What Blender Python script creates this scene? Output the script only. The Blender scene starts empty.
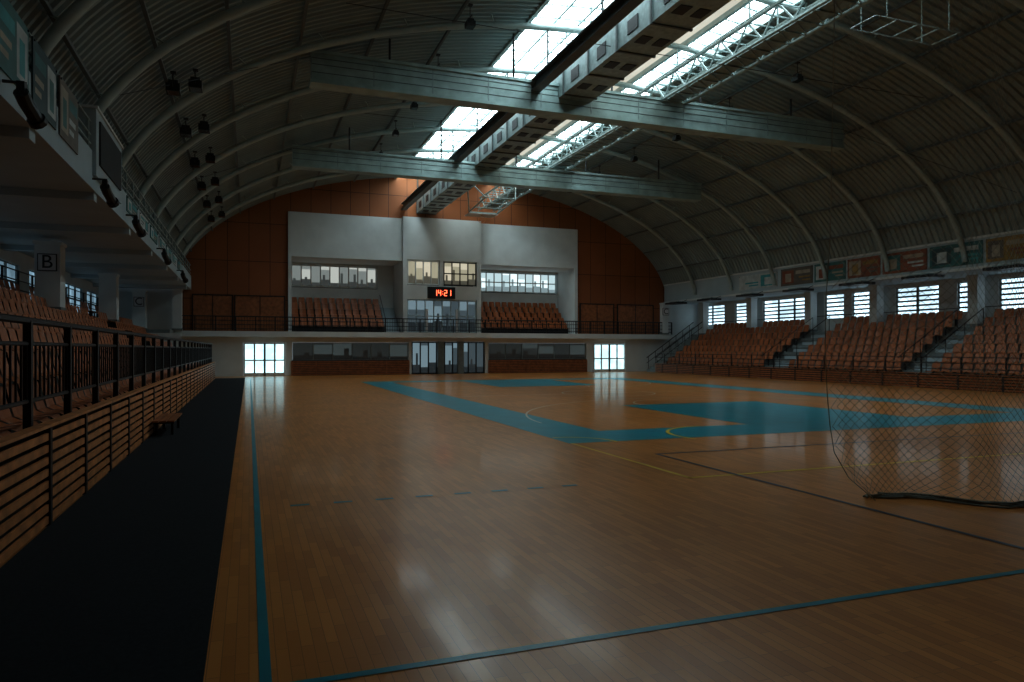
import bpy, math, random
from math import sin, cos, pi, sqrt, acos
random.seed(4)
S = bpy.context.scene
COL = S.collection
S.view_settings.view_transform = 'Standard'
S.view_settings.gamma = 0.83
S.view_settings.exposure = 0.5

# ------------------------------------------------------------------ materials
def newmat(name):
    m = bpy.data.materials.new(name); m.use_nodes = True
    return m, m.node_tree.nodes, m.node_tree.links, m.node_tree.nodes['Principled BSDF']

def pmat(name, col, rough=0.6, metal=0.0, var=0.12, scale=3.0, bump=0.0, spec=0.5):
    m, N, L, P = newmat(name)
    P.inputs['Roughness'].default_value = rough
    P.inputs['Metallic'].default_value = metal
    P.inputs['Specular IOR Level'].default_value = spec
    tc = N.new('ShaderNodeTexCoord'); nz = N.new('ShaderNodeTexNoise')
    nz.inputs['Scale'].default_value = scale; nz.inputs['Detail'].default_value = 5
    L.new(tc.outputs['Object'], nz.inputs['Vector'])
    r = N.new('ShaderNodeValToRGB')
    r.color_ramp.elements[0].position = 0.3; r.color_ramp.elements[1].position = 0.7
    r.color_ramp.elements[0].color = tuple(c*(1-var) for c in col)+(1,)
    r.color_ramp.elements[1].color = tuple(min(1, c*(1+var)) for c in col)+(1,)
    L.new(nz.outputs['Fac'], r.inputs['Fac']); L.new(r.outputs['Color'], P.inputs['Base Color'])
    if bump > 0:
        b = N.new('ShaderNodeBump'); b.inputs['Strength'].default_value = bump
        L.new(nz.outputs['Fac'], b.inputs['Height']); L.new(b.outputs['Normal'], P.inputs['Normal'])
    return m

def emat(name, col, strength, var=0.0, scale=1.0):
    m, N, L, P = newmat(name)
    P.inputs['Base Color'].default_value = (0.1, 0.1, 0.1, 1)
    P.inputs['Roughness'].default_value = 0.2
    P.inputs['Emission Strength'].default_value = strength
    if var > 0:
        tc = N.new('ShaderNodeTexCoord'); nz = N.new('ShaderNodeTexNoise')
        nz.inputs['Scale'].default_value = scale; nz.inputs['Detail'].default_value = 3
        L.new(tc.outputs['Object'], nz.inputs['Vector'])
        r = N.new('ShaderNodeValToRGB')
        r.color_ramp.elements[0].position = 0.35; r.color_ramp.elements[1].position = 0.65
        r.color_ramp.elements[0].color = tuple(c*(1-var) for c in col)+(1,)
        r.color_ramp.elements[1].color = tuple(col)+(1,)
        L.new(nz.outputs['Fac'], r.inputs['Fac']); L.new(r.outputs['Color'], P.inputs['Emission Color'])
    else:
        P.inputs['Emission Color'].default_value = tuple(col)+(1,)
    return m

def brickmat(name, c1, c2, mortar, bw, bh, msize, rough, rot=(0,0,0), bump=0.0, coat=0.0, swz=None, var=0.5, noise=0.25, spec=0.5):
    m, N, L, P = newmat(name)
    tc = N.new('ShaderNodeTexCoord'); mp = N.new('ShaderNodeMapping')
    mp.inputs['Rotation'].default_value = rot
    src = tc.outputs['Object']
    if swz:
        sp = N.new('ShaderNodeSeparateXYZ'); cb = N.new('ShaderNodeCombineXYZ')
        L.new(src, sp.inputs[0])
        for i, a in enumerate(swz): L.new(sp.outputs[a], cb.inputs[i])
        src = cb.outputs[0]
    L.new(src, mp.inputs['Vector'])
    br = N.new('ShaderNodeTexBrick')
    br.inputs['Color1'].default_value = c1+(1,); br.inputs['Color2'].default_value = c2+(1,)
    br.inputs['Mortar'].default_value = mortar+(1,)
    br.inputs['Scale'].default_value = 1.0
    br.inputs['Brick Width'].default_value = bw; br.inputs['Row Height'].default_value = bh
    br.inputs['Mortar Size'].default_value = msize; br.inputs['Mortar Smooth'].default_value = 0.2
    br.offset = 0.5 if var else 0.0
    L.new(mp.outputs['Vector'], br.inputs['Vector'])
    nz = N.new('ShaderNodeTexNoise'); nz.inputs['Scale'].default_value = 0.6; nz.inputs['Detail'].default_value = 6
    L.new(tc.outputs['Object'], nz.inputs['Vector'])
    mr = N.new('ShaderNodeMapRange'); mr.inputs['To Min'].default_value = 1-noise; mr.inputs['To Max'].default_value = 1+noise
    L.new(nz.outputs['Fac'], mr.inputs['Value'])
    mx = N.new('ShaderNodeMix'); mx.data_type = 'RGBA'; mx.blend_type = 'MULTIPLY'; mx.inputs['Factor'].default_value = 1
    L.new(br.outputs['Color'], mx.inputs['A']); L.new(mr.outputs['Result'], mx.inputs['B'])
    L.new(mx.outputs['Result'], P.inputs['Base Color'])
    P.inputs['Roughness'].default_value = rough
    P.inputs['Specular IOR Level'].default_value = spec
    P.inputs['Coat Weight'].default_value = coat; P.inputs['Coat Roughness'].default_value = 0.10
    if bump > 0:
        n2 = N.new('ShaderNodeTexNoise'); n2.inputs['Scale'].default_value = 1.6; n2.inputs['Detail'].default_value = 4
        L.new(tc.outputs['Object'], n2.inputs['Vector'])
        b = N.new('ShaderNodeBump'); b.inputs['Strength'].default_value = bump; b.inputs['Distance'].default_value = 0.02
        L.new(n2.outputs['Fac'], b.inputs['Height']); L.new(b.outputs['Normal'], P.inputs['Normal'])
        L.new(b.outputs['Normal'], P.inputs['Coat Normal'])
    return m

M = {}
M['parquet'] = brickmat('parquet', (0.76,0.325,0.078), (0.60,0.235,0.050), (0.38,0.145,0.032), 0.5, 0.07, 0.002, 0.30,
                        rot=(0,0,pi/2), bump=0.05, coat=0.18, spec=0.4)
M['teal'] = pmat('teal_court_paint', (0.003,0.31,0.40), 0.3, var=0.1, scale=2, spec=0.4)
M['tealline'] = pmat('teal_line_paint', (0.005,0.27,0.35), 0.3, var=0.1)
M['navyline'] = pmat('navy_line_paint', (0.04,0.07,0.12), 0.3)
M['whiteline'] = pmat('white_line_paint', (0.7,0.65,0.55), 0.3)
M['yellow'] = pmat('yellow_line_paint', (0.85,0.62,0.06), 0.35)
M['mat'] = pmat('charcoal_mat', (0.011,0.016,0.021), 0.85, var=0.3, scale=40, bump=0.2, spec=0.2)
M['white'] = pmat('white_plaster', (0.66,0.70,0.70), 0.75, var=0.06, scale=1.2)
M['grey'] = pmat('grey_concrete', (0.20,0.23,0.23), 0.8, var=0.15, scale=4)
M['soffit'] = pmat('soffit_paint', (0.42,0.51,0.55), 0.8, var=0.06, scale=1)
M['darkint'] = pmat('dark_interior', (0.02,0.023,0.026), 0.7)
M['deck'] = pmat('steel_roof_deck', (0.255,0.32,0.315), 0.5, metal=0.0, var=0.1, scale=1)
M['rib'] = pmat('rib_paint', (0.42,0.51,0.50), 0.5, var=0.08)
M['purlin'] = pmat('purlin_steel', (0.11,0.13,0.13), 0.5)
M['steel'] = pmat('galvanised_steel', (0.32,0.41,0.41), 0.4, metal=0.3, var=0.2, scale=6)
M['beam'] = pmat('curtain_housing_steel', (0.36,0.48,0.47), 0.42, metal=0.2, var=0.2, scale=2)
M['black'] = pmat('black_metal', (0.012,0.013,0.015), 0.45)
M['orange'] = brickmat('orange_wood_panel', (0.33,0.11,0.034), (0.29,0.095,0.028), (0.07,0.022,0.01), 2.4, 1.25, 0.02, 0.6, swz=(2,0,1), var=0, noise=0.2)
M['slat'] = pmat('wood_slat', (0.56,0.23,0.08), 0.45, var=0.3, scale=5)
M['slatR'] = pmat('wood_slat_dark', (0.32,0.115,0.04), 0.5, var=0.3, scale=5)
M['seat'] = pmat('seat_plastic', (0.42,0.135,0.045), 0.4, var=0.3, scale=1.5)
M['beige'] = emat('beige_membrane_glow', (0.72,0.69,0.58), 0.7, var=0.15, scale=0.5)  # closed membrane, given weak emission so it looks lit from above
M['sky'] = emat('skylight_glazing', (0.79,0.95,1.0), 7.0, var=0.35, scale=0.6)
M['win'] = emat('daylight_window_glass', (0.64,0.87,1.0), 1.8, var=0.55, scale=0.8)
M['doorglow'] = emat('door_glass', (0.58,0.92,1.0), 1.5, var=0.35, scale=1.5)
M['g_w0'] = emat('gallery_glass_dim', (0.45,0.60,0.64), 0.40)
M['g_w1'] = emat('gallery_glass_mid', (0.62,0.80,0.84), 0.65)
M['g_w2'] = emat('gallery_glass_bright', (0.80,0.97,1.0), 0.85)
M['g_i0'] = emat('room_glass_dark', (0.3,0.34,0.33), 0.12)
M['g_i1'] = emat('room_glass_mid', (0.6,0.68,0.66), 0.26)
M['g_i2'] = emat('room_glass_light', (0.85,0.9,0.84), 0.42)
M['g_c0'] = emat('office_glass_dark', (0.4,0.38,0.28), 0.15)
M['g_c1'] = emat('office_glass_mid', (0.85,0.8,0.58), 0.33)
M['g_c2'] = emat('office_glass_light', (1.0,0.93,0.72), 0.45)
M['g_b0'] = emat('entrance_glass_dark', (0.2,0.3,0.36), 0.06)
M['g_b1'] = emat('entrance_glass_mid', (0.4,0.58,0.68), 0.11)
M['g_b2'] = emat('entrance_glass_light', (0.55,0.78,0.9), 0.24)
M['g_d0'] = emat('glass_reflection_dark', (0.2,0.28,0.3), 0.012)  # faint emission steps stand in for reflections in the dark ground-floor glass
M['g_d1'] = emat('glass_reflection_mid', (0.35,0.48,0.5), 0.035)
M['g_d2'] = emat('glass_reflection_light', (0.5,0.68,0.7), 0.065)
M['darkglass'] = pmat('dark_glass', (0.02,0.028,0.032), 0.08)
M['red'] = emat('led_red', (1.0,0.12,0.05), 4.0)
M['net'] = pmat('net_string', (0.40,0.43,0.38), 0.8)
M['rope'] = pmat('net_rope', (0.20,0.24,0.22), 0.85, var=0.35, scale=12)
M['signwhite'] = pmat('sign_white', (0.7,0.7,0.7), 0.5)
for k,c in {'p0':(0.26,0.08,0.035),'p1':(0.14,0.12,0.10),'p2':(0.40,0.34,0.26),'p3':(0.05,0.17,0.17),'p4':(0.03,0.07,0.08),'p5':(0.52,0.56,0.56),'p6':(0.06,0.33,0.36),'p7':(0.33,0.20,0.05)}.items():
    M[k]=pmat('banner_print_'+k, c, 0.55, var=0.2, scale=3)

# ------------------------------------------------------------------ mesh builder
class MB:
    def __init__(s, name): s.name=name; s.v=[]; s.f=[]; s.mi=[]; s.mats=[]
    def m(s, key):
        if key not in s.mats: s.mats.append(key)
        return s.mats.index(key)
    def poly(s, pts, mat):
        i=len(s.v); s.v += [tuple(p) for p in pts]; s.f.append(tuple(range(i,i+len(pts)))); s.mi.append(s.m(mat))
    def box(s, x0,x1,y0,y1,z0,z1, mat):
        if x0>x1:x0,x1=x1,x0
        if y0>y1:y0,y1=y1,y0
        if z0>z1:z0,z1=z1,z0
        i=len(s.v)
        s.v += [(x0,y0,z0),(x1,y0,z0),(x1,y1,z0),(x0,y1,z0),(x0,y0,z1),(x1,y0,z1),(x1,y1,z1),(x0,y1,z1)]
        for f in ((0,3,2,1),(4,5,6,7),(0,1,5,4),(1,2,6,5),(2,3,7,6),(3,0,4,7)):
            s.f.append(tuple(i+k for k in f)); s.mi.append(s.m(mat))
    def tube(s, pts, r, mat, n=6, cap=True):
        from mathutils import Vector
        P=[Vector(p) for p in pts]; i0=len(s.v); mi=s.m(mat)
        for k,p in enumerate(P):
            d=(P[min(k+1,len(P)-1)]-P[max(k-1,0)])
            if d.length<1e-9: d=Vector((0,0,1))
            d.normalize()
            up=Vector((0,0,1)) if abs(d.z)<0.95 else Vector((0,1,0))
            a=d.cross(up).normalized(); b=a.cross(d)
            for j in range(n):
                t=2*pi*(j+0.5)/n
                s.v.append(tuple(p+a*(r*cos(t))+b*(r*sin(t))))
        for k in range(len(P)-1):
            for j in range(n):
                j2=(j+1)%n
                s.f.append((i0+k*n+j,i0+k*n+j2,i0+(k+1)*n+j2,i0+(k+1)*n+j)); s.mi.append(mi)
        if cap:
            s.f.append(tuple(i0+j for j in range(n))); s.mi.append(mi)
            s.f.append(tuple(i0+(len(P)-1)*n+j for j in reversed(range(n)))); s.mi.append(mi)
    def done(s, parent=None, smooth=False):
        me=bpy.data.meshes.new(s.name); me.from_pydata(s.v,[],s.f)
        for k in s.mats: me.materials.append(M[k])
        me.polygons.foreach_set('material_index', s.mi)
        if smooth: me.polygons.foreach_set('use_smooth',[True]*len(s.f))
        me.update()
        o=bpy.data.objects.new(s.name,me); COL.objects.link(o)
        if parent: o.parent=parent
        return o

def win_y(b, x0,x1,z0,z1,y,nx,nz,frame,glass,ft=0.07):
    """window in a plane y=const, seen from -y. glass: a material or a tuple (dark, mid, light)"""
    if isinstance(glass,tuple):
        for i in range(nx):
            a=x0+(x1-x0)*i/nx; c=x0+(x1-x0)*(i+1)/nx; h=z1-z0
            main=glass[random.choice((1,1,2,2,1))]; cut=z0+h*random.choice((0.2,0.28,0.35)); top=z1-h*random.choice((0.1,0.18,0.3))
            b.box(a,c,y+0.02,y+0.05,z0,cut,glass[0]); b.box(a,c,y+0.02,y+0.05,cut,top,main); b.box(a,c,y+0.02,y+0.05,top,z1,glass[random.choice((1,2,1))])
            if random.random()<0.6:
                xa=a+(c-a)*random.uniform(0.1,0.6); b.box(xa,xa+(c-a)*0.25,y+0.012,y+0.02,z0,z0+h*random.uniform(0.35,0.7),glass[0])
    else:
        b.box(x0,x1,y+0.02,y+0.05,z0,z1,glass)
    for i in range(nx+1):
        x=x0+(x1-x0)*i/nx; b.box(x-ft/2,x+ft/2,y-0.05,y+0.02,z0-ft/2,z1+ft/2,frame)
    for i in range(nz+1):
        z=z0+(z1-z0)*i/nz; b.box(x0-ft/2,x1+ft/2,y-0.04,y+0.02,z-ft/2,z+ft/2,frame)
def win_x(b, y0,y1,z0,z1,x,sgn,ny,nz,frame,glass,ft=0.07):
    b.box(x-sgn*0.02,x-sgn*0.05,y0,y1,z0,z1,glass)
    for i in range(ny+1):
        y=y0+(y1-y0)*i/ny; b.box(x-sgn*0.02,x+sgn*0.05,y-ft/2,y+ft/2,z0-ft/2,z1+ft/2,frame)
    for i in range(nz+1):
        z=z0+(z1-z0)*i/nz; b.box(x-sgn*0.02,x+sgn*0.04,y0-ft/2,y1+ft/2,z-ft/2.6,z+ft/2.6,frame)

# ------------------------------------------------------------------ dimensions
CX, W, H, ZB = 13.0, 17.3, 8.4, 5.0
D = 47.6
YB = -7.0
def az(x, dr=0.0):
    q=1-((x-CX)/(W+dr))**2
    return ZB+(H+dr)*sqrt(max(0,q))
def ap(t, y, dr=0.0): return (CX+(W+dr)*cos(t), y, ZB+(H+dr)*sin(t))
def tx(x): return acos((x-CX)/W)

# ------------------------------------------------------------------ floor
b=MB('floor')
b.box(-8.2,33.4,YB,51.2,-0.2,0.0,'parquet'); b.done()

b=MB('court_markings')
def fl(x0,x1,y0,y1,mat,z=0.003): b.poly([(x0,y0,z),(x1,y0,z),(x1,y1,z),(x0,y1,z)],mat)
def arc(cx,cy,r,a0,a1,w,mat,z=0.005,n=48):
    for i in range(n):
        t0=a0+(a1-a0)*i/n; t1=a0+(a1-a0)*(i+1)/n
        b.poly([(cx+(r-w)*cos(t0),cy+(r-w)*sin(t0),z),(cx+r*cos(t0),cy+r*sin(t0),z),(cx+r*cos(t1),cy+r*sin(t1),z),(cx+(r-w)*cos(t1),cy+(r-w)*sin(t1),z)],mat)
fl(0.05,0.11,3.75,43.8,'tealline',0.004)
fl(25.88,25.95,3.75,43.8,'tealline',0.004)
fl(0.11,25.88,3.75,3.81,'tealline',0.004)
fl(0.11,25.88,43.72,43.8,'tealline',0.004)
# teal band round the inner court
fl(5.4,6.8,11.7,37.4,'teal'); fl(19.2,20.6,11.7,37.4,'teal')
fl(6.8,19.2,11.7,13.3,'teal'); fl(6.8,19.2,36.0,37.4,'teal')
fl(10.55,15.45,13.3,19.1,'teal',0.004); fl(10.55,15.45,30.2,36.0,'teal',0.004)
arc(13,24.6,1.8,0,2*pi,0.06,'whiteline')
fl(6.8,19.2,24.57,24.63,'whiteline',0.005)
arc(13,19.1,1.8,0,pi,0.06,'whiteline'); arc(13,30.2,1.8,pi,2*pi,0.06,'whiteline')
arc(13,14.8,6.75,0.05,pi-0.05,0.05,'whiteline'); arc(13,34.5,6.75,pi+0.05,2*pi-0.05,0.05,'whiteline')
# yellow / navy lines
fl(5.42,5.48,8.0,11.7,'yellow',0.004); fl(5.42,20.6,8.0,8.07,'yellow',0.004)
arc(5.45,11.7,0.9,-0.1,pi/2,0.07,'yellow',0.007); arc(9.3,11.9,1.5,pi/2,pi*1.1,0.08,'yellow',0.007)
fl(6.15,6.21,3.81,10.0,'navyline',0.005); fl(6.15,20,10.0,10.06,'navyline',0.005)
x=0.42
while x<4.0: fl(x,x+0.2,8.06,8.13,'tealline',0.004); x+=0.46
b.done()

b=MB('side_mat'); b.box(-1.8,-0.22,-6,44.5,0.0,0.012,'mat'); b.done()

# ------------------------------------------------------------------ ceiling
YS0=7.0   # glazing starts here; unseen opaque deck behind it added to darken the foreground
b=MB('ceiling')
t0=math.asin(0.6/H)
key=[pi-t0, tx(9.2), tx(12.0), tx(15.6), tx(17.0), t0]
ranges=[(key[0],key[1],24,99),(key[4],key[5],24,99),(key[1],key[4],8,YS0)]
per=0.30; prof=[(0.0,0.0),(0.10,0.0),(0.14,0.07),(0.26,0.07)]
ys=[]
y=YB
while y<51.0:
    for o,d in prof: ys.append((y+o,d))
    y+=per
for ri,(ta,tb,n,ymax) in enumerate(ranges):
    yy_=[q for q in ys if q[0]<=ymax]
    base=len(b.v); mi=b.m('deck')
    for (yy,d) in yy_:
        for k in range(n+1): b.v.append(ap(ta+(tb-ta)*k/n,yy,d))
    for i in range(len(yy_)-1):
        for k in range(n):
            q=base+i*(n+1)+k
            b.f.append((q,q+1,q+n+2,q+n+1)); b.mi.append(mi)
b.done()

b=MB('skylight')
def strip(x0,x1,y0,y1,mat,n=4,dr=0.1):
    ta,tb=tx(x0),tx(x1)
    for k in range(n):
        a=ta+(tb-ta)*k/n; c=ta+(tb-ta)*(k+1)/n
        b.poly([ap(a,y0,dr),ap(a,y1,dr),ap(c,y1,dr),ap(c,y0,dr)],mat)
ya=YS0-0.4
strip(9.2,12.0,ya,51,'sky'); strip(15.6,17.0,ya,51,'sky',2)
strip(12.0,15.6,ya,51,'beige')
for xx in (9.2,10.13,11.06,12.0,15.6,16.3,17.0):
    z=az(xx); r=0.07 if xx in (9.2,12.0,15.6,17.0) else 0.035
    b.box(xx-r,xx+r,ya,51,z-0.08,z+0.1,'rib')
y=YS0+0.3
while y<51:
    for xa,xb in ((9.2,12.0),(15.6,17.0)):
        b.tube([ap(tx(xa+(xb-xa)*k/4),y,0.02) for k in range(5)],0.045,'rib',4)
    y+=0.98
b.done()

for i,y in enumerate([YB+1.2+4.1*k for k in range(14)]):
    b=MB('roof_arch_rib' )
    if y>47.3: continue
    pts=[ap(t0+(pi-2*t0)*k/48,y,-0.36) for k in range(49)]
    b.tube(pts,0.12,'rib',6)
    for k in range(2,47,3):
        t=t0+(pi-2*t0)*k/48
        b.tube([ap(t,y,-0.3),ap(t,y,0.0)],0.03,'rib',4,False)
    b.done(smooth=True)
b=MB('roof_purlins')
for xx in (-3.4,-2.2,-0.6,1.4,3.8,6.4,19.6,22.2,24.6,26.6,28.2,29.4):
    t=tx(xx); b.tube([ap(t,YB,-0.12),ap(t,D-0.2,-0.12)],0.06,'purlin',4)
b.done()

# ------------------------------------------------------------------ ridge services
b=MB('ventilation_duct')
x0,x1,z0,z1=10.65,11.95,10.9,11.7
y=YB+0.6
while y<46.5:
    b.box(x0,x1,y,y+1.96,z0,z1,'steel')
    b.box(x0-0.04,x1+0.04,y+1.92,y+2.0,z0-0.04,z1+0.04,'purlin')
    for xx in (x0+0.18,x0+0.78):
        b.box(xx,xx+0.36,y+0.75,y+1.25,z0-0.02,z0,'black')
    b.box(x0-0.02,x0,y+0.7,y+1.3,z0+0.2,z1-0.2,'black')
    for xx in (x0+0.1,x1-0.1):
        b.tube([(xx,y+1.96,z1),(xx,y+1.96,az(xx)-0.05)],0.015,'black',4)
    y+=2.0
b.done()
b=MB('ridge_girder')
b.box(9.58,9.92,YB,D,11.02,11.08,'purlin'); b.box(9.72,9.78,YB,D,11.08,11.4,'purlin'); b.box(9.58,9.92,YB,D,11.4,11.46,'purlin')
y=YB+1.2
while y<47: b.tube([(9.75,y,11.4),(9.75,y,az(9.75)-0.2)],0.04,'purlin',4); y+=4.1
b.done()
b=MB('lighting_catwalk_truss')
for xx in (15.0,16.1):
    for zz in (11.35,12.15): b.tube([(xx,YB,zz),(xx,47.2,zz)],0.07,'steel',6)
    y=YB
    while y<46.5:
        b.tube([(xx,y,11.35),(xx,y+0.7,12.15)],0.035,'steel',4); b.tube([(xx,y+0.7,12.15),(xx,y+1.4,11.35)],0.035,'steel',4); y+=1.4
y=YB
while y<46.8:
    b.tube([(15.0,y,11.35),(16.1,y,11.35)],0.03,'steel',4)
    b.tube([(15.0,y,12.15),(16.1,y,12.15)],0.03,'steel',4)
    b.tube([(15.0,y,11.35),(16.1,y+0.7,11.35)],0.025,'steel',4); y+=0.7
b.box(15.2,15.9,YB,47,11.38,11.42,'steel')
y=YB+1.2
while y<47:
    for xx in (15.0,16.1): b.tube([(xx,y,12.15),(xx,y,az(xx)-0.3)],0.03,'steel',4)
    y+=4.1
b.done()

def housing(y,za,zb,x0=1.9,x1=24.1):
    b=MB('divider_curtain_housing')
    b.box(x0,x1,y-0.27,y+0.27,za+0.10,zb-0.10,'beam')
    b.box(x0-0.02,x1+0.02,y-0.34,y+0.34,zb-0.10,zb,'beam'); b.box(x0-0.02,x1+0.02,y-0.31,y+0.31,za,za+0.10,'beam')
    n=11
    for i in range(n+1):
        xx=x0+(x1-x0)*i/n; b.box(xx-0.02,xx+0.02,y-0.285,y-0.27,za+0.10,zb-0.10,'steel')
    for zz in (za+0.34,za+0.6,za+0.8): b.box(x0,x1,y-0.285,y-0.27,zz,zz+0.02,'purlin')
    for xx in (4.5,9.0,13.0,17.0,21.5):
        b.tube([(xx,y,zb),(xx,y,az(xx)-0.05)],0.04,'black',6)
    b.done()
housing(24.3,10.36,11.42); housing(34.7,10.14,11.1)

# small suspended rail frame
b=MB('suspended_rail_frame')
for yy in (15.2,16.1): b.tube([(16.4,yy,11.0),(19.6,yy,11.0)],0.025,'steel',6)
for k in range(5): b.tube([(16.4+0.8*k,15.2,11.0),(16.4+0.8*k,16.1,11.0)],0.02,'steel',5)
for xx in (16.8,19.2):
    for yy in (15.2,16.1): b.tube([(xx,yy,11.0),(xx,yy,az(xx)-0.05)],0.012,'steel',5)
b.done()

# ------------------------------------------------------------------ far wall
b=MB('wall_far')
def arch_panel(xa,xb,z0,y,mat,n=10):
    for i in range(n):
        a=xa+(xb-xa)*i/n; c=xa+(xb-xa)*(i+1)/n
        za=max(az(a,0.08),z0+0.01); zc=max(az(c,0.08),z0+0.01)
        b.poly([(a,y,z0),(c,y,z0),(c,y,zc),(a,y,za)],mat)
arch_panel(-4.3,2.33,2.8,D+0.1,'orange',n=16)
arch_panel(22.6,30.3,2.8,D+0.1,'orange',n=16)
arch_panel(2.33,22.6,10.4,D+0.1,'orange',n=20)
# white block
b.box(2.33,9.64,D-0.1,D+0.25,7.6,10.45,'white'); b.box(15.1,22.6,D-0.1,D+0.25,7.6,10.45,'white')
b.box(2.33,2.55,D-0.1,50.9,2.8,7.6,'white'); b.box(22.35,22.6,D-0.1,50.9,2.8,7.6,'white')
b.box(2.33,22.6,D+0.25,50.9,7.6,7.8,'white')
b.box(2.55,9.64,50.6,50.9,2.8,5.9,'white'); b.box(2.55,9.64,50.6,50.9,7.45,7.6,'white'); b.box(8.5,9.64,50.6,50.9,5.9,7.45,'white')
b.box(15.1,22.35,50.6,50.9,2.8,5.9,'white'); b.box(15.1,22.35,50.6,50.9,7.45,7.6,'white')
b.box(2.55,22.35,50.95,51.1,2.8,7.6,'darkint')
yf=D-0.35
b.box(9.64,9.92,yf,50.6,2.8,10.55,'white'); b.box(14.8,15.1,yf,50.6,2.8,10.55,'white')
b.box(9.92,14.8,yf,yf+0.3,7.7,10.55,'white'); b.box(9.92,14.8,yf,yf+0.3,5.05,6.0,'white')
b.box(12.15,12.42,yf,yf+0.3,6.0,7.7,'white')
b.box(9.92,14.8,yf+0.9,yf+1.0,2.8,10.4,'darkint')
yw=D
def seg(xa,xb,za=0.0,zb=2.45,mat='white'): b.box(xa,xb,yw,yw+0.3,za,zb,mat)
for xa,xb in ((-8.2,-0.35),(2.2,2.6),(10.1,10.3),(15.5,15.75),(23.35,23.9),(26.66,33.3)): seg(xa,xb)
seg(-0.35,2.2,2.12,2.45); seg(23.9,26.66,2.12,2.45); seg(2.6,10.1,2.12,2.45); seg(15.75,23.35,2.12,2.45); seg(10.3,15.5,2.2,2.45)
seg(2.6,10.1,0,0.92,'darkint'); seg(15.75,23.35,0,0.92,'darkint')
b.box(-8.2,-4.2,D+0.1,D+0.4,2.45,5.4,'white'); b.box(30.2,33.4,D+0.1,D+0.4,2.45,5.4,'white')
b.done()

b=MB('gallery_slab_far')
b.box(-4.2,30.2,D-0.75,50.9,2.45,2.8,'white'); b.done()
b=MB('gallery_railing_far')
yr=D-0.7
for zz in (2.95,3.2,3.45,3.7): b.tube([(-4.2,yr,zz),(30.2,yr,zz)],0.022 if zz<3.6 else 0.035,'black',5)
x=-4.2
while x<30.3:
    b.box(x-0.03,x+0.03,yr-0.03,yr+0.03,2.8,3.72,'black'); x+=1.147
x=-4.1
while x<30.2: b.box(x-0.008,x+0.008,yr-0.008,yr+0.008,2.85,3.7,'black'); x+=0.16
b.done()

wn=[0]
def nm(k): wn[0]+=1; return '%s_%d'%(k,wn[0])
GI=('g_i0','g_i1','g_i2'); GW=('g_w0','g_w1','g_w2'); GC=('g_c0','g_c1','g_c2'); GB=('g_b0','g_b1','g_b2'); GD=('g_d0','g_d1','g_d2')
b=MB(nm('window')); win_y(b,2.7,8.4,5.98,7.4,50.62,9,1,'white',GI); b.done()
b=MB(nm('window')); win_y(b,15.3,22.2,5.98,7.4,50.62,11,2,'white',GW,0.07); b.done()
b=MB(nm('window')); win_y(b,9.98,12.1,6.08,7.62,yf+0.12,4,1,'white',GC); b.done()
b=MB(nm('window')); win_y(b,12.47,14.74,6.08,7.62,yf+0.12,4,2,'black',GC); b.done()
b=MB(nm('window')); win_y(b,2.65,10.05,0.98,2.08,D+0.1,6,1,'grey',GD,0.05); b.done()
b=MB(nm('window')); win_y(b,15.8,23.3,0.98,2.08,D+0.1,6,1,'grey',GD,0.05); b.done()
for nmx,xa,xb in (('door_1',-0.28,2.13),('door_2',23.97,26.59)):
    b=MB(nmx); win_y(b,xa,xb,0.04,2.06,D+0.1,4,1,'signwhite','doorglow',0.10)
    for x in (xa,xb): b.box(x-0.05,x+0.05,D-0.03,D+0.1,0,2.12,'signwhite')
    b.box((xa+xb)/2-0.06,(xa+xb)/2+0.06,D+0.0,D+0.1,0,2.06,'grey')
    b.box(xa,xb,D+0.03,D+0.1,0.95,1.03,'signwhite'); b.box(xa,xb,D+0.03,D+0.1,0.0,0.2,'signwhite'); b.done()
b=MB('door_3'); win_y(b,10.35,15.45,0.04,2.15,D+0.15,9,1,'black',GB,0.08)
b.box(12.1,12.5,D-0.2,D+0.1,0,2.2,'grey'); b.box(13.5,13.9,D-0.2,D+0.1,0,2.2,'grey'); b.done()
b=MB('door_4'); win_y(b,9.98,14.74,2.85,5.0,yf+0.15,8,2,'soffit',GB,0.07)
b.box(11.2,11.35,yf+0.02,yf+0.15,2.85,4.4,'signwhite'); b.box(13.3,13.45,yf+0.02,yf+0.15,2.85,4.4,'signwhite'); b.done()
for xa,xb,za,zb in ((-3.2,-1.0,2.85,5.0),(-0.8,2.1,2.85,5.0),(22.9,25.6,2.85,5.0),(26.0,29.0,2.85,5.0)):
    b=MB(nm('door'))
    b.box(xa,xb,D+0.04,D+0.1,za,zb,'slatR'); b.box(xa-0.06,xa,D,D+0.1,za,zb+0.06,'black'); b.box(xb,xb+0.06,D,D+0.1,za,zb+0.06,'black')
    b.box(xa-0.06,xb+0.06,D,D+0.1,zb,zb+0.06,'black'); b.box((xa+xb)/2-0.02,(xa+xb)/2+0.02,D+0.02,D+0.05,za,zb,'black'); b.done()

b=MB('wood_slat_dado')
for xa,xb in ((2.55,10.1),(15.75,23.35)):
    z=0.03
    while z<0.85: b.box(xa,xb,D-0.06,D-0.0,z,z+0.085,'slatR'); z+=0.115
    n=5
    for i in range(n+1):
        x=xa+(xb-xa)*i/n; b.box(x-0.03,x+0.03,D-0.09,D-0.05,0,0.93,'slatR')
    b.box(xa,xb,D-0.02,D+0.1,0.88,0.97,'black')
b.done()

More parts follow.
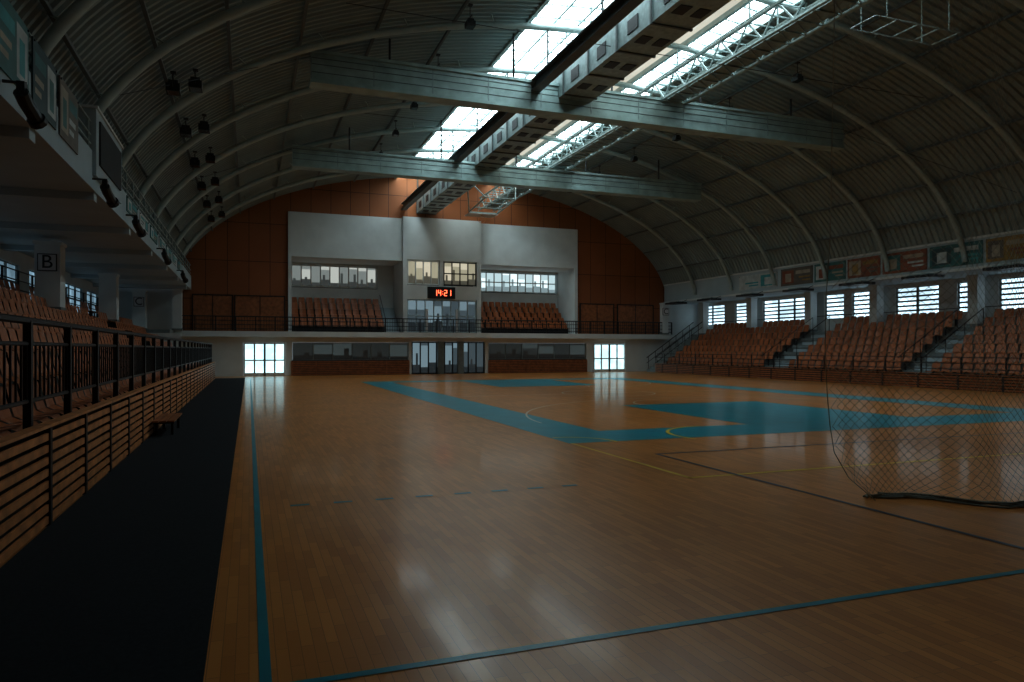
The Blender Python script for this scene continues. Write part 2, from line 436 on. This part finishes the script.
# scoreboard
b=MB('scoreboard'); b.box(11.3,13.2,yf-0.16,yf,5.12,5.9,'black')
SEG={'1':'bc','4':'fgbc','2':'abged','3':'abgcd'}
def digit(ch,x,z,s):
    t=0.045*s; w=0.22*s; h=0.44*s; y0,y1=yf-0.18,yf-0.16
    R={'a':(x,x+w,z+h-t,z+h),'g':(x,x+w,z+h/2-t/2,z+h/2+t/2),'d':(x,x+w,z,z+t),'f':(x,x+t,z+h/2,z+h),'b':(x+w-t,x+w,z+h/2,z+h),'e':(x,x+t,z,z+h/2),'c':(x+w-t,x+w,z,z+h/2)}
    for c in SEG[ch]: a=R[c]; b.box(a[0],a[1],y0,y1,a[2],a[3],'red')
for ch,x in (('1',11.72),('4',12.0),('2',12.42),('1',12.7)): digit(ch,x,5.3,0.9)
b.box(12.3,12.34,yf-0.18,yf-0.16,5.4,5.45,'red'); b.box(12.3,12.34,yf-0.18,yf-0.16,5.56,5.61,'red')
b.done()

# back wall behind the camera
b=MB('wall_back')
n=30
for i in range(n):
    a=-4.3+34.6*i/n; c=-4.3+34.6*(i+1)/n
    b.poly([(a,YB,0),(c,YB,0),(c,YB,max(5.02,az(c,0.08))),(a,YB,max(5.02,az(a,0.08)))],'orange')
b.box(-8.2,-4.3,YB-0.3,YB,0,5.4,'white'); b.box(30.3,33.4,YB-0.3,YB,0,5.4,'white'); b.done()

# ------------------------------------------------------------------ side walls
b=MB('wall_right')
XR=33.0
b.box(XR,XR+0.3,YB,D,0,3.5,'white'); b.box(XR,XR+0.3,YB,D,5.0,5.3,'white')
wins=[(8,12.5),(14.2,18.6),(19.9,23.6),(24.5,25.7),(26.7,29.3),(30.3,32.3),(32.9,34.4),(35.6,40.0),(40.9,43.0),(44.2,47.3)]
prev=YB
for a,c in wins:
    b.box(XR,XR+0.3,prev,a,3.5,5.0,'white'); prev=c
b.box(XR,XR+0.3,prev,D,3.5,5.0,'white'); b.done()
for a,c in wins:
    b=MB(nm('window')); win_x(b,a,c,3.5,5.0,XR+0.12,-1,max(1,int((c-a)/1.1)),6,'grey','win',0.12); b.done()
b=MB('wall_left')
XL=-8.0
b.box(XL-0.2,XL,YB,D,0,3.5,'white'); b.box(XL-0.2,XL,YB,D,4.8,5.3,'white')
prev=YB; winl=[(12,15),(17,21),(22.5,25.5),(27.3,31.2),(32.5,36.2),(38,42),(43,46)]
for a,c in winl: b.box(XL-0.2,XL,prev,a,3.5,4.8,'white'); prev=c
b.box(XL-0.2,XL,prev,D,3.5,4.8,'white'); b.done()
M['winl']=emat('dim_window_glass',(0.5,0.8,1.0),0.45,0.6,0.8)
for a,c in winl:
    b=MB(nm('window')); win_x(b,a,c,3.5,4.8,XL-0.1,1,max(1,int((c-a)/1.1)),2,'grey','winl',0.09); b.done()

# galleries
b=MB('gallery_left')
b.box(XL,-3.3,YB,D,5.3,5.6,'soffit'); b.box(-3.42,-3.3,YB,D,5.6,6.15,'soffit')
y=YB
while y<D:
    b.box(XL,-3.35,y,y+0.35,5.12,5.3,'soffit'); y+=5.15
b.done()
b=MB('gallery_railing_left')
for zz in (6.3,6.5,6.8): b.tube([(-3.34,YB,zz),(-3.34,D,zz)],0.025,'steel',5)
y=YB+0.3
while y<D: b.box(-3.37,-3.31,y-0.03,y+0.03,6.1,6.82,'steel'); y+=1.3
b.done()
b=MB('gallery_right')
b.box(30.0,33.0,YB,D,5.2,5.5,'soffit'); b.box(30.0,30.12,YB,D,5.5,6.62,'soffit')
b.box(29.94,30.16,YB,D,6.55,6.64,'white'); b.box(29.94,30.0,YB,D,5.2,5.32,'white')
b.done()

# banners: printed sheets with photo panel, headline and text bars
def banner(y0,y1,z0,z1,x,side,pal):
    b=MB('advertising_banner'); w=y1-y0; h=z1-z0
    def q(a,c,e,f,mat,o):
        xs=x+side*(0.03+o); b.poly([(xs,y0+w*a,z0+h*e),(xs,y0+w*c,z0+h*e),(xs,y0+w*c,z0+h*f),(xs,y0+w*a,z0+h*f)],mat)
    b.box(x+side*0.005,x+side*0.03,y0,y1,z0,z1,pal[0])
    p=random.random()<0.5
    a0,a1=(0.05,0.42) if p else (0.58,0.95); t0_,t1_=(0.48,0.93) if p else (0.07,0.52)
    q(a0,a1,0.12,0.88,pal[1],0.004); q(a0+0.08,a1-0.1,0.2,0.7,pal[2],0.008)
    q(t0_,t1_,0.62,0.82,pal[2],0.004); q(t0_,t1_-0.1,0.38,0.48,pal[3],0.004); q(t0_,t1_-0.2,0.2,0.29,pal[3],0.004)
    for yy in (y0+0.05,y1-0.05): b.tube([(x,yy,z1-0.04),(x+side*0.05,yy,z1-0.04)],0.02,'black',5)
    b.done()
PAL=[('p0','p2','p7','p1'),('p3','p5','p0','p2'),('p1','p0','p2','p7'),('p4','p6','p5','p2'),('p7','p1','p2','p0'),('p3','p4','p5','p6'),('p0','p3','p2','p5')]
y=9.0; i=0
while y<34.5:
    w=random.uniform(1.7,3.0); banner(y,min(y+w,34.7),5.45,6.45,29.99,-1,PAL[i%7]); y+=w+0.15; i+=1
banner(35.0,38.6,5.5,6.4,29.99,-1,('p5','p6','p5','p6'))
y=6.5; i=0
while y<17.0:
    banner(y,y+1.5,5.66,6.75,-3.3,1,(('p3','p5','p6','p2'),('p4','p5','p3','p2'),('p1','p2','p3','p5'))[i%3]); y+=1.75; i+=1
y=23
while y<40: banner(y,y+2.0,5.66,6.1,-3.3,1,(('p3','p5','p6','p2'),('p5','p3','p6','p4'))[i%2]); y+=2.6; i+=1

b=MB('projection_booth')
b.box(-3.8,-3.22,18.3,21.7,5.6,7.1,'soffit'); b.box(-3.22,-3.18,18.6,21.4,5.9,6.9,'darkint'); b.box(-3.7,-3.18,18.25,21.75,7.1,7.16,'white'); b.done()

# columns
COLS_L=(6.1,16.4,26.7,37.0,46.8); COLS_R=(5.0,14.0,19.2,24.25,30.0,34.9,40.4,45.9)
def column(x,y,z0,z1,w,letter=None):
    b=MB('column'); b.box(x-w/2,x+w/2,y-w/2,y+w/2,z0,z1,'white')
    b.box(x-w/2-0.03,x+w/2+0.03,y-w/2-0.03,y+w/2+0.03,z0,z0+0.12,'grey')
    b.box(x-w/2-0.04,x+w/2+0.04,y-w/2-0.04,y+w/2+0.04,z1-0.1,z1,'white')
    o=b.done()
    if letter:
        p=MB('sector_sign_panel'); yy=y-w/2-0.03
        p.box(x-0.27,x+0.27,yy,yy+0.03,z1-0.95,z1-0.4,'black'); p.box(x-0.24,x+0.24,yy-0.01,yy,z1-0.92,z1-0.43,'signwhite'); p.done(parent=o)
        cu=bpy.data.curves.new('sector_letter','FONT'); cu.body=letter; cu.size=0.6; cu.extrude=0.005; cu.align_x='CENTER'; cu.align_y='CENTER'
        cu.materials.append(M['black']); t=bpy.data.objects.new('sector_letter',cu); COL.objects.link(t)
        t.location=(x,yy-0.02,z1-0.675); t.rotation_euler=(pi/2,0,0); t.parent=o
for i,y in enumerate(COLS_L): column(-6.0,y,2.92 if i<4 else 2.8,5.12,0.7,'B' if i==2 else ('C' if i==4 else None))
for y in COLS_R: column(32.4,y,2.77,5.2,0.5)
column(-4.0,46.9,2.8,5.3,0.5); column(29.6,47.0,2.8,5.2,0.45,'C')

# ------------------------------------------------------------------ stands
def seat(b,px,py,pz,d,wd,k='seat'):
    dx,dy=d; sx,sy=-dy,dx
    prof=[(0.44,0.40),(0.40,0.43),(0.12,0.40),(0.04,0.44),(-0.01,0.62),(-0.05,0.80),(-0.08,0.82)]
    ws=[0.17,0.20,0.21,0.21,0.21,0.19,0.13]
    base=len(b.v); mi=b.m(k)
    for (f,z),w in zip(prof,ws):
        for q in (-1,0,1):
            dip=-0.02 if q==0 else 0.0
            b.v.append((px+dx*(f+dip*0.8)+sx*q*w, py+dy*(f+dip*0.8)+sy*q*w, pz+z+(dip if f>0.1 else 0)))
    for i in range(len(prof)-1):
        for q in range(2):
            a=base+i*3+q; b.f.append((a,a+1,a+4,a+3)); b.mi.append(mi)
    cx,cy=px+dx*0.18,py+dy*0.18
    b.box(cx-0.03,cx+0.03,cy-0.03,cy+0.03,pz,pz+0.39,'black')

def grandstand(tag,sgn,xf,rows,y0,y1,aisles,cols,tread=0.66,rise=0.41,base0=0.30):
    b=MB('grandstand_steps_'+tag)
    for i in range(rows):
        a=xf+sgn*(0.35+tread*i); c=xf+sgn*(0.35+tread*(i+1)+ (0 if i<rows-1 else 0.15))
        b.box(a,c,y0,y1,0,base0+rise*i,'grey')
        for (ya,yb) in aisles:
            b.box(a-sgn*0.3,a,ya+0.05,yb-0.05,0 if i==0 else base0+rise*(i-1),base0+rise*i-rise/2,'soffit')
            b.box(a-sgn*0.3,a-sgn*0.27,ya+0.05,yb-0.05,base0+rise*i-rise/2-0.03,base0+rise*i-rise/2+0.002,'white')
    b.done()
    b=MB('grandstand_seating_'+tag)
    for i in range(rows):
        y=y0+0.35
        while y<y1-0.2:
            ok = not any(ya-0.2<y<yb+0.2 for ya,yb in aisles)
            if i>=rows-1 and any(abs(y-yc)<0.62 for yc in cols): ok=False
            if ok:
                px=xf+sgn*(0.35+tread*i+tread-0.12)
                seat(b,px,y,base0+rise*i,(-sgn,0),0.42)
            y+=0.5
    b.done(smooth=False)
AIS=[(6,7.2),(14.5,15.7),(23.6,24.9),(33.0,34.3)]
grandstand('left',-1,-1.8,7,-5,44.28,[(33.0,34.3)],COLS_L,base0=0.45)
grandstand('right',1,27.8,7,-5,45.4,AIS,COLS_R,base0=0.30)

def slatwall(tag,x,sgn,zt,y0,y1,bay,mat,nsl):
    b=MB('wood_slat_barrier_'+tag)
    b.box(x-sgn*0.14,x-sgn*0.10,y0,y1,0.0,zt,'darkint')
    y=y0
    while y<y1-0.1:
        ye=min(y+bay,y1)
        b.box(x-sgn*0.10,x+sgn*0.015,y-0.04,y+0.04,0,zt+0.01,'black')
        h=(zt-0.04)/nsl
        for k in range(nsl):
            z=0.03+h*k; b.box(x-sgn*0.025,x,y+0.04,ye-0.04,z,z+h*0.6,mat)
        y=ye
    b.box(x-sgn*0.10,x+sgn*0.02,y0,y1,zt,zt+0.03,mat)
    b.done()
slatwall('left',-1.8,1,0.95,-4.8,44.0,1.6,'slat',8)
slatwall('right',27.8,-1,0.62,-5,45.4,1.9,'slatR',5)
b=MB('stand_railing_left')
xx=-1.98
y=-4.8
while y<44.1:
    b.box(xx-0.035,xx+0.035,y-0.035,y+0.035,0.3,1.97,'black'); y+=1.6
for zz,r in ((1.97,0.035),(1.75,0.02),(1.2,0.022)): b.tube([(xx,-4.8,zz),(xx,44,zz)],r,'black',6)
y=-4.7
while y<44: b.box(xx-0.009,xx+0.009,y-0.009,y+0.009,1.2,1.75,'black'); y+=0.16
b.done()
b=MB('stand_railing_right')
xx=27.98; y=-5
while y<45.4: b.box(xx-0.025,xx+0.025,y-0.025,y+0.025,0.3,1.35,'black'); y+=1.9
for zz in (1.35,1.1,0.85): b.tube([(xx,-5,zz),(xx,45.4,zz)],0.02,'black',5)
for ya,yb in AIS:
    for yy in (ya,yb):
        b.tube([(28.2,yy,1.3),(32.0,yy,3.6)],0.022,'black',5)
        for i in range(4):
            px=28.4+1.2*i; pz=0.3+0.41*int((px-28.15)/0.66); b.tube([(px,yy,pz),(px,yy,1.3+(px-28.2)*0.605)],0.018,'black',5)
b.tube([(32.75,-5,3.7),(32.75,45.4,3.7)],0.02,'black',5)
b.done()
b=MB('stand_rear_railing_left')
for zz in (3.6,3.9,4.2): b.tube([(-6.95,-5,zz),(-6.95,46,zz)],0.022,'black',5)
y=-5
while y<46: b.box(-6.98,-6.92,y-0.03,y+0.03,2.95,4.22,'black'); y+=1.6
b.done()
b=MB('concourse_floor'); b.box(-8,-6.93,-5,46.7,2.6,2.95,'grey'); b.box(32.93,33,-5,46.7,2.5,2.75,'grey')
b.box(-6.9,-4.2,44.5,46.85,2.5,2.8,'grey'); b.done()
b=MB('stand_end_wall'); b.box(-6.9,-1.95,44.3,44.42,0,1.2,'white'); b.box(-6.9,-3.6,44.3,44.42,1.2,2.6,'white'); b.done()

# stairs at right far corner
b=MB('corner_staircase')
n=14
for i in range(n):
    b.box(27.9+0.3*i,28.2+0.3*i,45.5,46.7,0,0.2*(i+1),'grey')
for yy in (45.52,46.68):
    b.tube([(27.9,yy,1.05),(32.0,yy,3.75)],0.03,'black',6); b.tube([(27.9,yy,0.65),(32.0,yy,3.35)],0.02,'black',6)
    for i in range(0,n,2): b.tube([(28.05+0.3*i,yy,0.2*(i+1)),(28.05+0.3*i,yy,1.05+0.1+0.3*i*0.6585)],0.02,'black',5)
b.done()

# end-gallery seats
def endseats(x0,x1):
    b=MB('gallery_seating')
    for i in range(5):
        z=2.8+0.4*i
        if i: b.box(x0,x1,48.0+0.52*i,50.6,2.8 if i==1 else z-0.4,z,'darkint')
        x=x0+0.25
        while x<x1-0.15:
            seat(b,x,48.0+0.52*i+0.42,z,(0,-1),0.4); x+=0.5
    b.done()
endseats(2.6,8.6); endseats(15.2,22.3)
b=MB('gallery_staircase')
for i in range(9): b.box(8.65,9.6,48.2+0.26*i,50.6,2.8 if i==0 else 2.8+0.2*i,2.8+0.2*(i+1),'soffit')
b.tube([(8.65,48.2,3.7),(8.65,50.5,5.5)],0.025,'black',5); b.done()

# heaters below right parapet
for y in (17,20.6,24.6,28.4,32.6,36.8,41,45):
    b=MB('radiant_heater_panel')
    b.box(28.9,29.8,y-0.75,y+0.75,4.98,5.10,'black'); b.box(29.1,29.6,y-0.5,y+0.5,5.10,5.18,'steel')
    for yy in (y-0.5,y+0.5): b.tube([(29.5,yy,5.1),(30.0,yy,5.3)],0.02,'black',5)
    b.done()

# floodlights
def flood(x,y,z,ztop,s=0.75):
    b=MB('floodlight')
    b.box(x-0.18*s,x+0.18*s,y-0.22*s,y+0.22*s,z-0.1*s,z+0.12*s,'black')
    b.box(x-0.13*s,x+0.13*s,y-0.17*s,y+0.17*s,z+0.12*s,z+0.22*s,'black')
    b.poly([(x-0.15*s,y-0.19*s,z-0.102*s),(x+0.15*s,y-0.19*s,z-0.102*s),(x+0.15*s,y+0.19*s,z-0.102*s),(x-0.15*s,y+0.19*s,z-0.102*s)],'darkglass')
    b.tube([(x,y-0.27*s,z),(x,y-0.27*s,z+0.32*s),(x,y+0.27*s,z+0.32*s),(x,y+0.27*s,z)],0.015,'black',5)
    b.tube([(x,y,z+0.32*s),(x,y,ztop)],0.015,'black',5)
    b.box(x-0.07,x+0.07,y-0.07,y+0.07,ztop-0.04,ztop,'black')
    b.done()
for y in (21.4,25.5,29.6,33.7,37.8,41.9):
    for x in (-1.9,-1.4): flood(x,y-0.3+ (0.7 if x>-1.5 else 0),az(x)-0.62,az(x)-0.15,0.95)
    flood(6.6,y+0.4,az(6.6)-0.8,az(6.6)-0.15)
    flood(19.6,y+0.4,az(19.6)-0.8,az(19.6)-0.15)
for y in (12.0,18.2,22.8,30,38):
    b=MB('stage_spotlight')
    b.tube([(-3.28,y,5.5),(-3.0,y,5.5),(-3.0,y,5.25)],0.025,'black',6)
    b.tube([(-3.0,y-0.22,5.3),(-2.98,y-0.05,5.2),(-2.92,y+0.2,5.06)],0.10,'black',10)
    b.tube([(-2.92,y+0.2,5.06),(-2.9,y+0.27,5.02)],0.13,'black',10)
    b.box(-3.05,-2.95,y-0.25,y-0.1,5.25,5.45,'black'); b.done()

# retracted basketball backstop
def backstop(cx,cy,z,s=1.0):
    b=MB('basketball_backstop')
    for q in (-1,1):
        b.tube([(cx+q*0.9*s,cy,z),(cx+q*0.9*s,cy-3.2*s,z+0.25)],0.05,'steel',6)
        b.tube([(cx+q*0.9*s,cy,z),(cx+q*1.5*s,cy-1.6*s,z+1.6)],0.04,'steel',6)
        b.tube([(cx+q*0.9*s,cy-3.2*s,z+0.25),(cx+q*1.5*s,cy-1.6*s,z+1.6)],0.04,'steel',6)
        b.tube([(cx+q*1.5*s,cy-1.6*s,z+1.6),(cx+q*1.5*s,cy-1.6*s,az(cx+q*1.5*s)-0.1)],0.04,'steel',6)
    for k in range(4):
        f=k/3; b.tube([(cx-0.9*s,cy-3.2*s*f,z+0.25*f),(cx+0.9*s,cy-3.2*s*f,z+0.25*f)],0.035,'steel',6)
    b.tube([(cx-1.5*s,cy-1.6*s,z+1.6),(cx+1.5*s,cy-1.6*s,z+1.6)],0.04,'steel',6)
    b.box(cx-0.9,cx+0.9,cy-0.1,cy+0.95,z-0.09,z-0.05,'signwhite')
    ring=[(cx+0.225*cos(2*pi*k/16),cy+0.3+0.0,z-0.35+0.225*sin(2*pi*k/16)) for k in range(17)]
    b.tube(ring,0.012,'slat',5,False); b.tube([(cx,cy+0.3,z-0.12),(cx,cy+0.3,z-0.07)],0.03,'slat',5)
    b.done()
backstop(13.4,41.5,10.0)

# bench
b=MB('wooden_bench')
for xx in (-1.7,-1.56,-1.42): b.box(xx-0.055,xx+0.055,15.3,17.1,0.28,0.31,'slatR')
for yy in (15.55,16.85):
    b.box(-1.74,-1.38,yy-0.03,yy+0.03,0.23,0.28,'black')
    for xx in (-1.7,-1.42): b.box(xx-0.025,xx+0.025,yy-0.03,yy+0.03,0.012,0.23,'black')
b.done()

# ------------------------------------------------------------------ net
b=MB('protective_net')
WN,HN=6.2,8.6
def netp(a,z):
    e=math.exp(-a/0.8)
    edge=0.5*max(0,1-z/0.7)**2 - 0.10*sin(min(z,3)*1.05)
    X=6.02+a+edge*e
    Y=6.05-0.28*a+0.13*sin(a*3.1+0.3*z)+0.05*sin(a*8+z*0.8)+0.25*max(0,1-z/0.9)**2*sin(a*2.2)
    return (X,Y,max(0.02,z+0.03*sin(a*5)))
cell=0.085
for sg in (1,-1):
    k=-int(HN/cell)-1
    while k*cell<WN+HN:
        a0=k*cell; pts=[]
        z=0.0
        while z<=HN+1e-6:
            a=a0+sg*z*0.85
            if 0<=a<=WN: pts.append(netp(a,z))
            elif pts: break
            z+=0.21
        if len(pts)>1: b.tube(pts,0.0024,'net',3,False)
        k+=1
b.tube([netp(0,HN*k/30) for k in range(31)],0.005,'net',5)
b.tube([netp(WN*k/30,HN) for k in range(31)],0.012,'net',5)
def hem(off,z,r,ph,a0=0.2):
    pts=[]
    for k in range(70):
        a=a0+(WN-a0)*k/69; p=netp(a,0.0)
        pts.append((p[0],p[1]+off+0.045*sin(a*5+ph)+0.02*sin(a*13+ph*2),z+0.008*sin(a*9+ph)))
    b.tube(pts,r,'rope',6)
hem(0,0.02,0.014,0,0.1); hem(-0.05,0.018,0.012,1.3,0.25); hem(0.06,0.018,0.012,2.1,0.2); hem(0.01,0.04,0.012,4,0.5); hem(-0.10,0.014,0.01,5,0.5); hem(0.03,0.035,0.01,3,0.3); hem(-0.03,0.03,0.01,0.7,0.4)
for a in (0.02,2,4,6.1):
    p=netp(a,HN); b.tube([p,(p[0],p[1],az(p[0])-0.1)],0.008,'net',5)
b.done()

# cables under roof
b=MB('rigging_cables')
for (p,q) in (((1.9,24.3,11.3),(-3.0,20,8.0)),((24.1,24.3,11.3),(29.0,20,8.0)),((1.9,34.7,11.0),(-3.0,31,8.0)),((24.1,34.7,11.0),(29.0,31,8.0)),((2.5,20,11.2),(24,20,11.2)),((4.5,30,11.5),(22,30,11.5)),((3.5,38,11.6),(23,38,11.6))):
    b.tube([p,q],0.012,'black',4)
b.done()

# ------------------------------------------------------------------ world + camera
w=bpy.data.worlds.new('overcast_sky'); S.world=w; w.use_nodes=True
w.node_tree.nodes['Background'].inputs[0].default_value=(0.6,0.75,0.9,1); w.node_tree.nodes['Background'].inputs[1].default_value=0.3

cam=bpy.data.cameras.new('camera'); co=bpy.data.objects.new('camera',cam); COL.objects.link(co)
co.location=(0,0,1.7); co.rotation_euler=(pi/2,0,-math.atan(263/715))
cam.sensor_width=36; cam.lens=715/1024*36; cam.shift_y=8/1024; cam.clip_end=200
S.camera=co
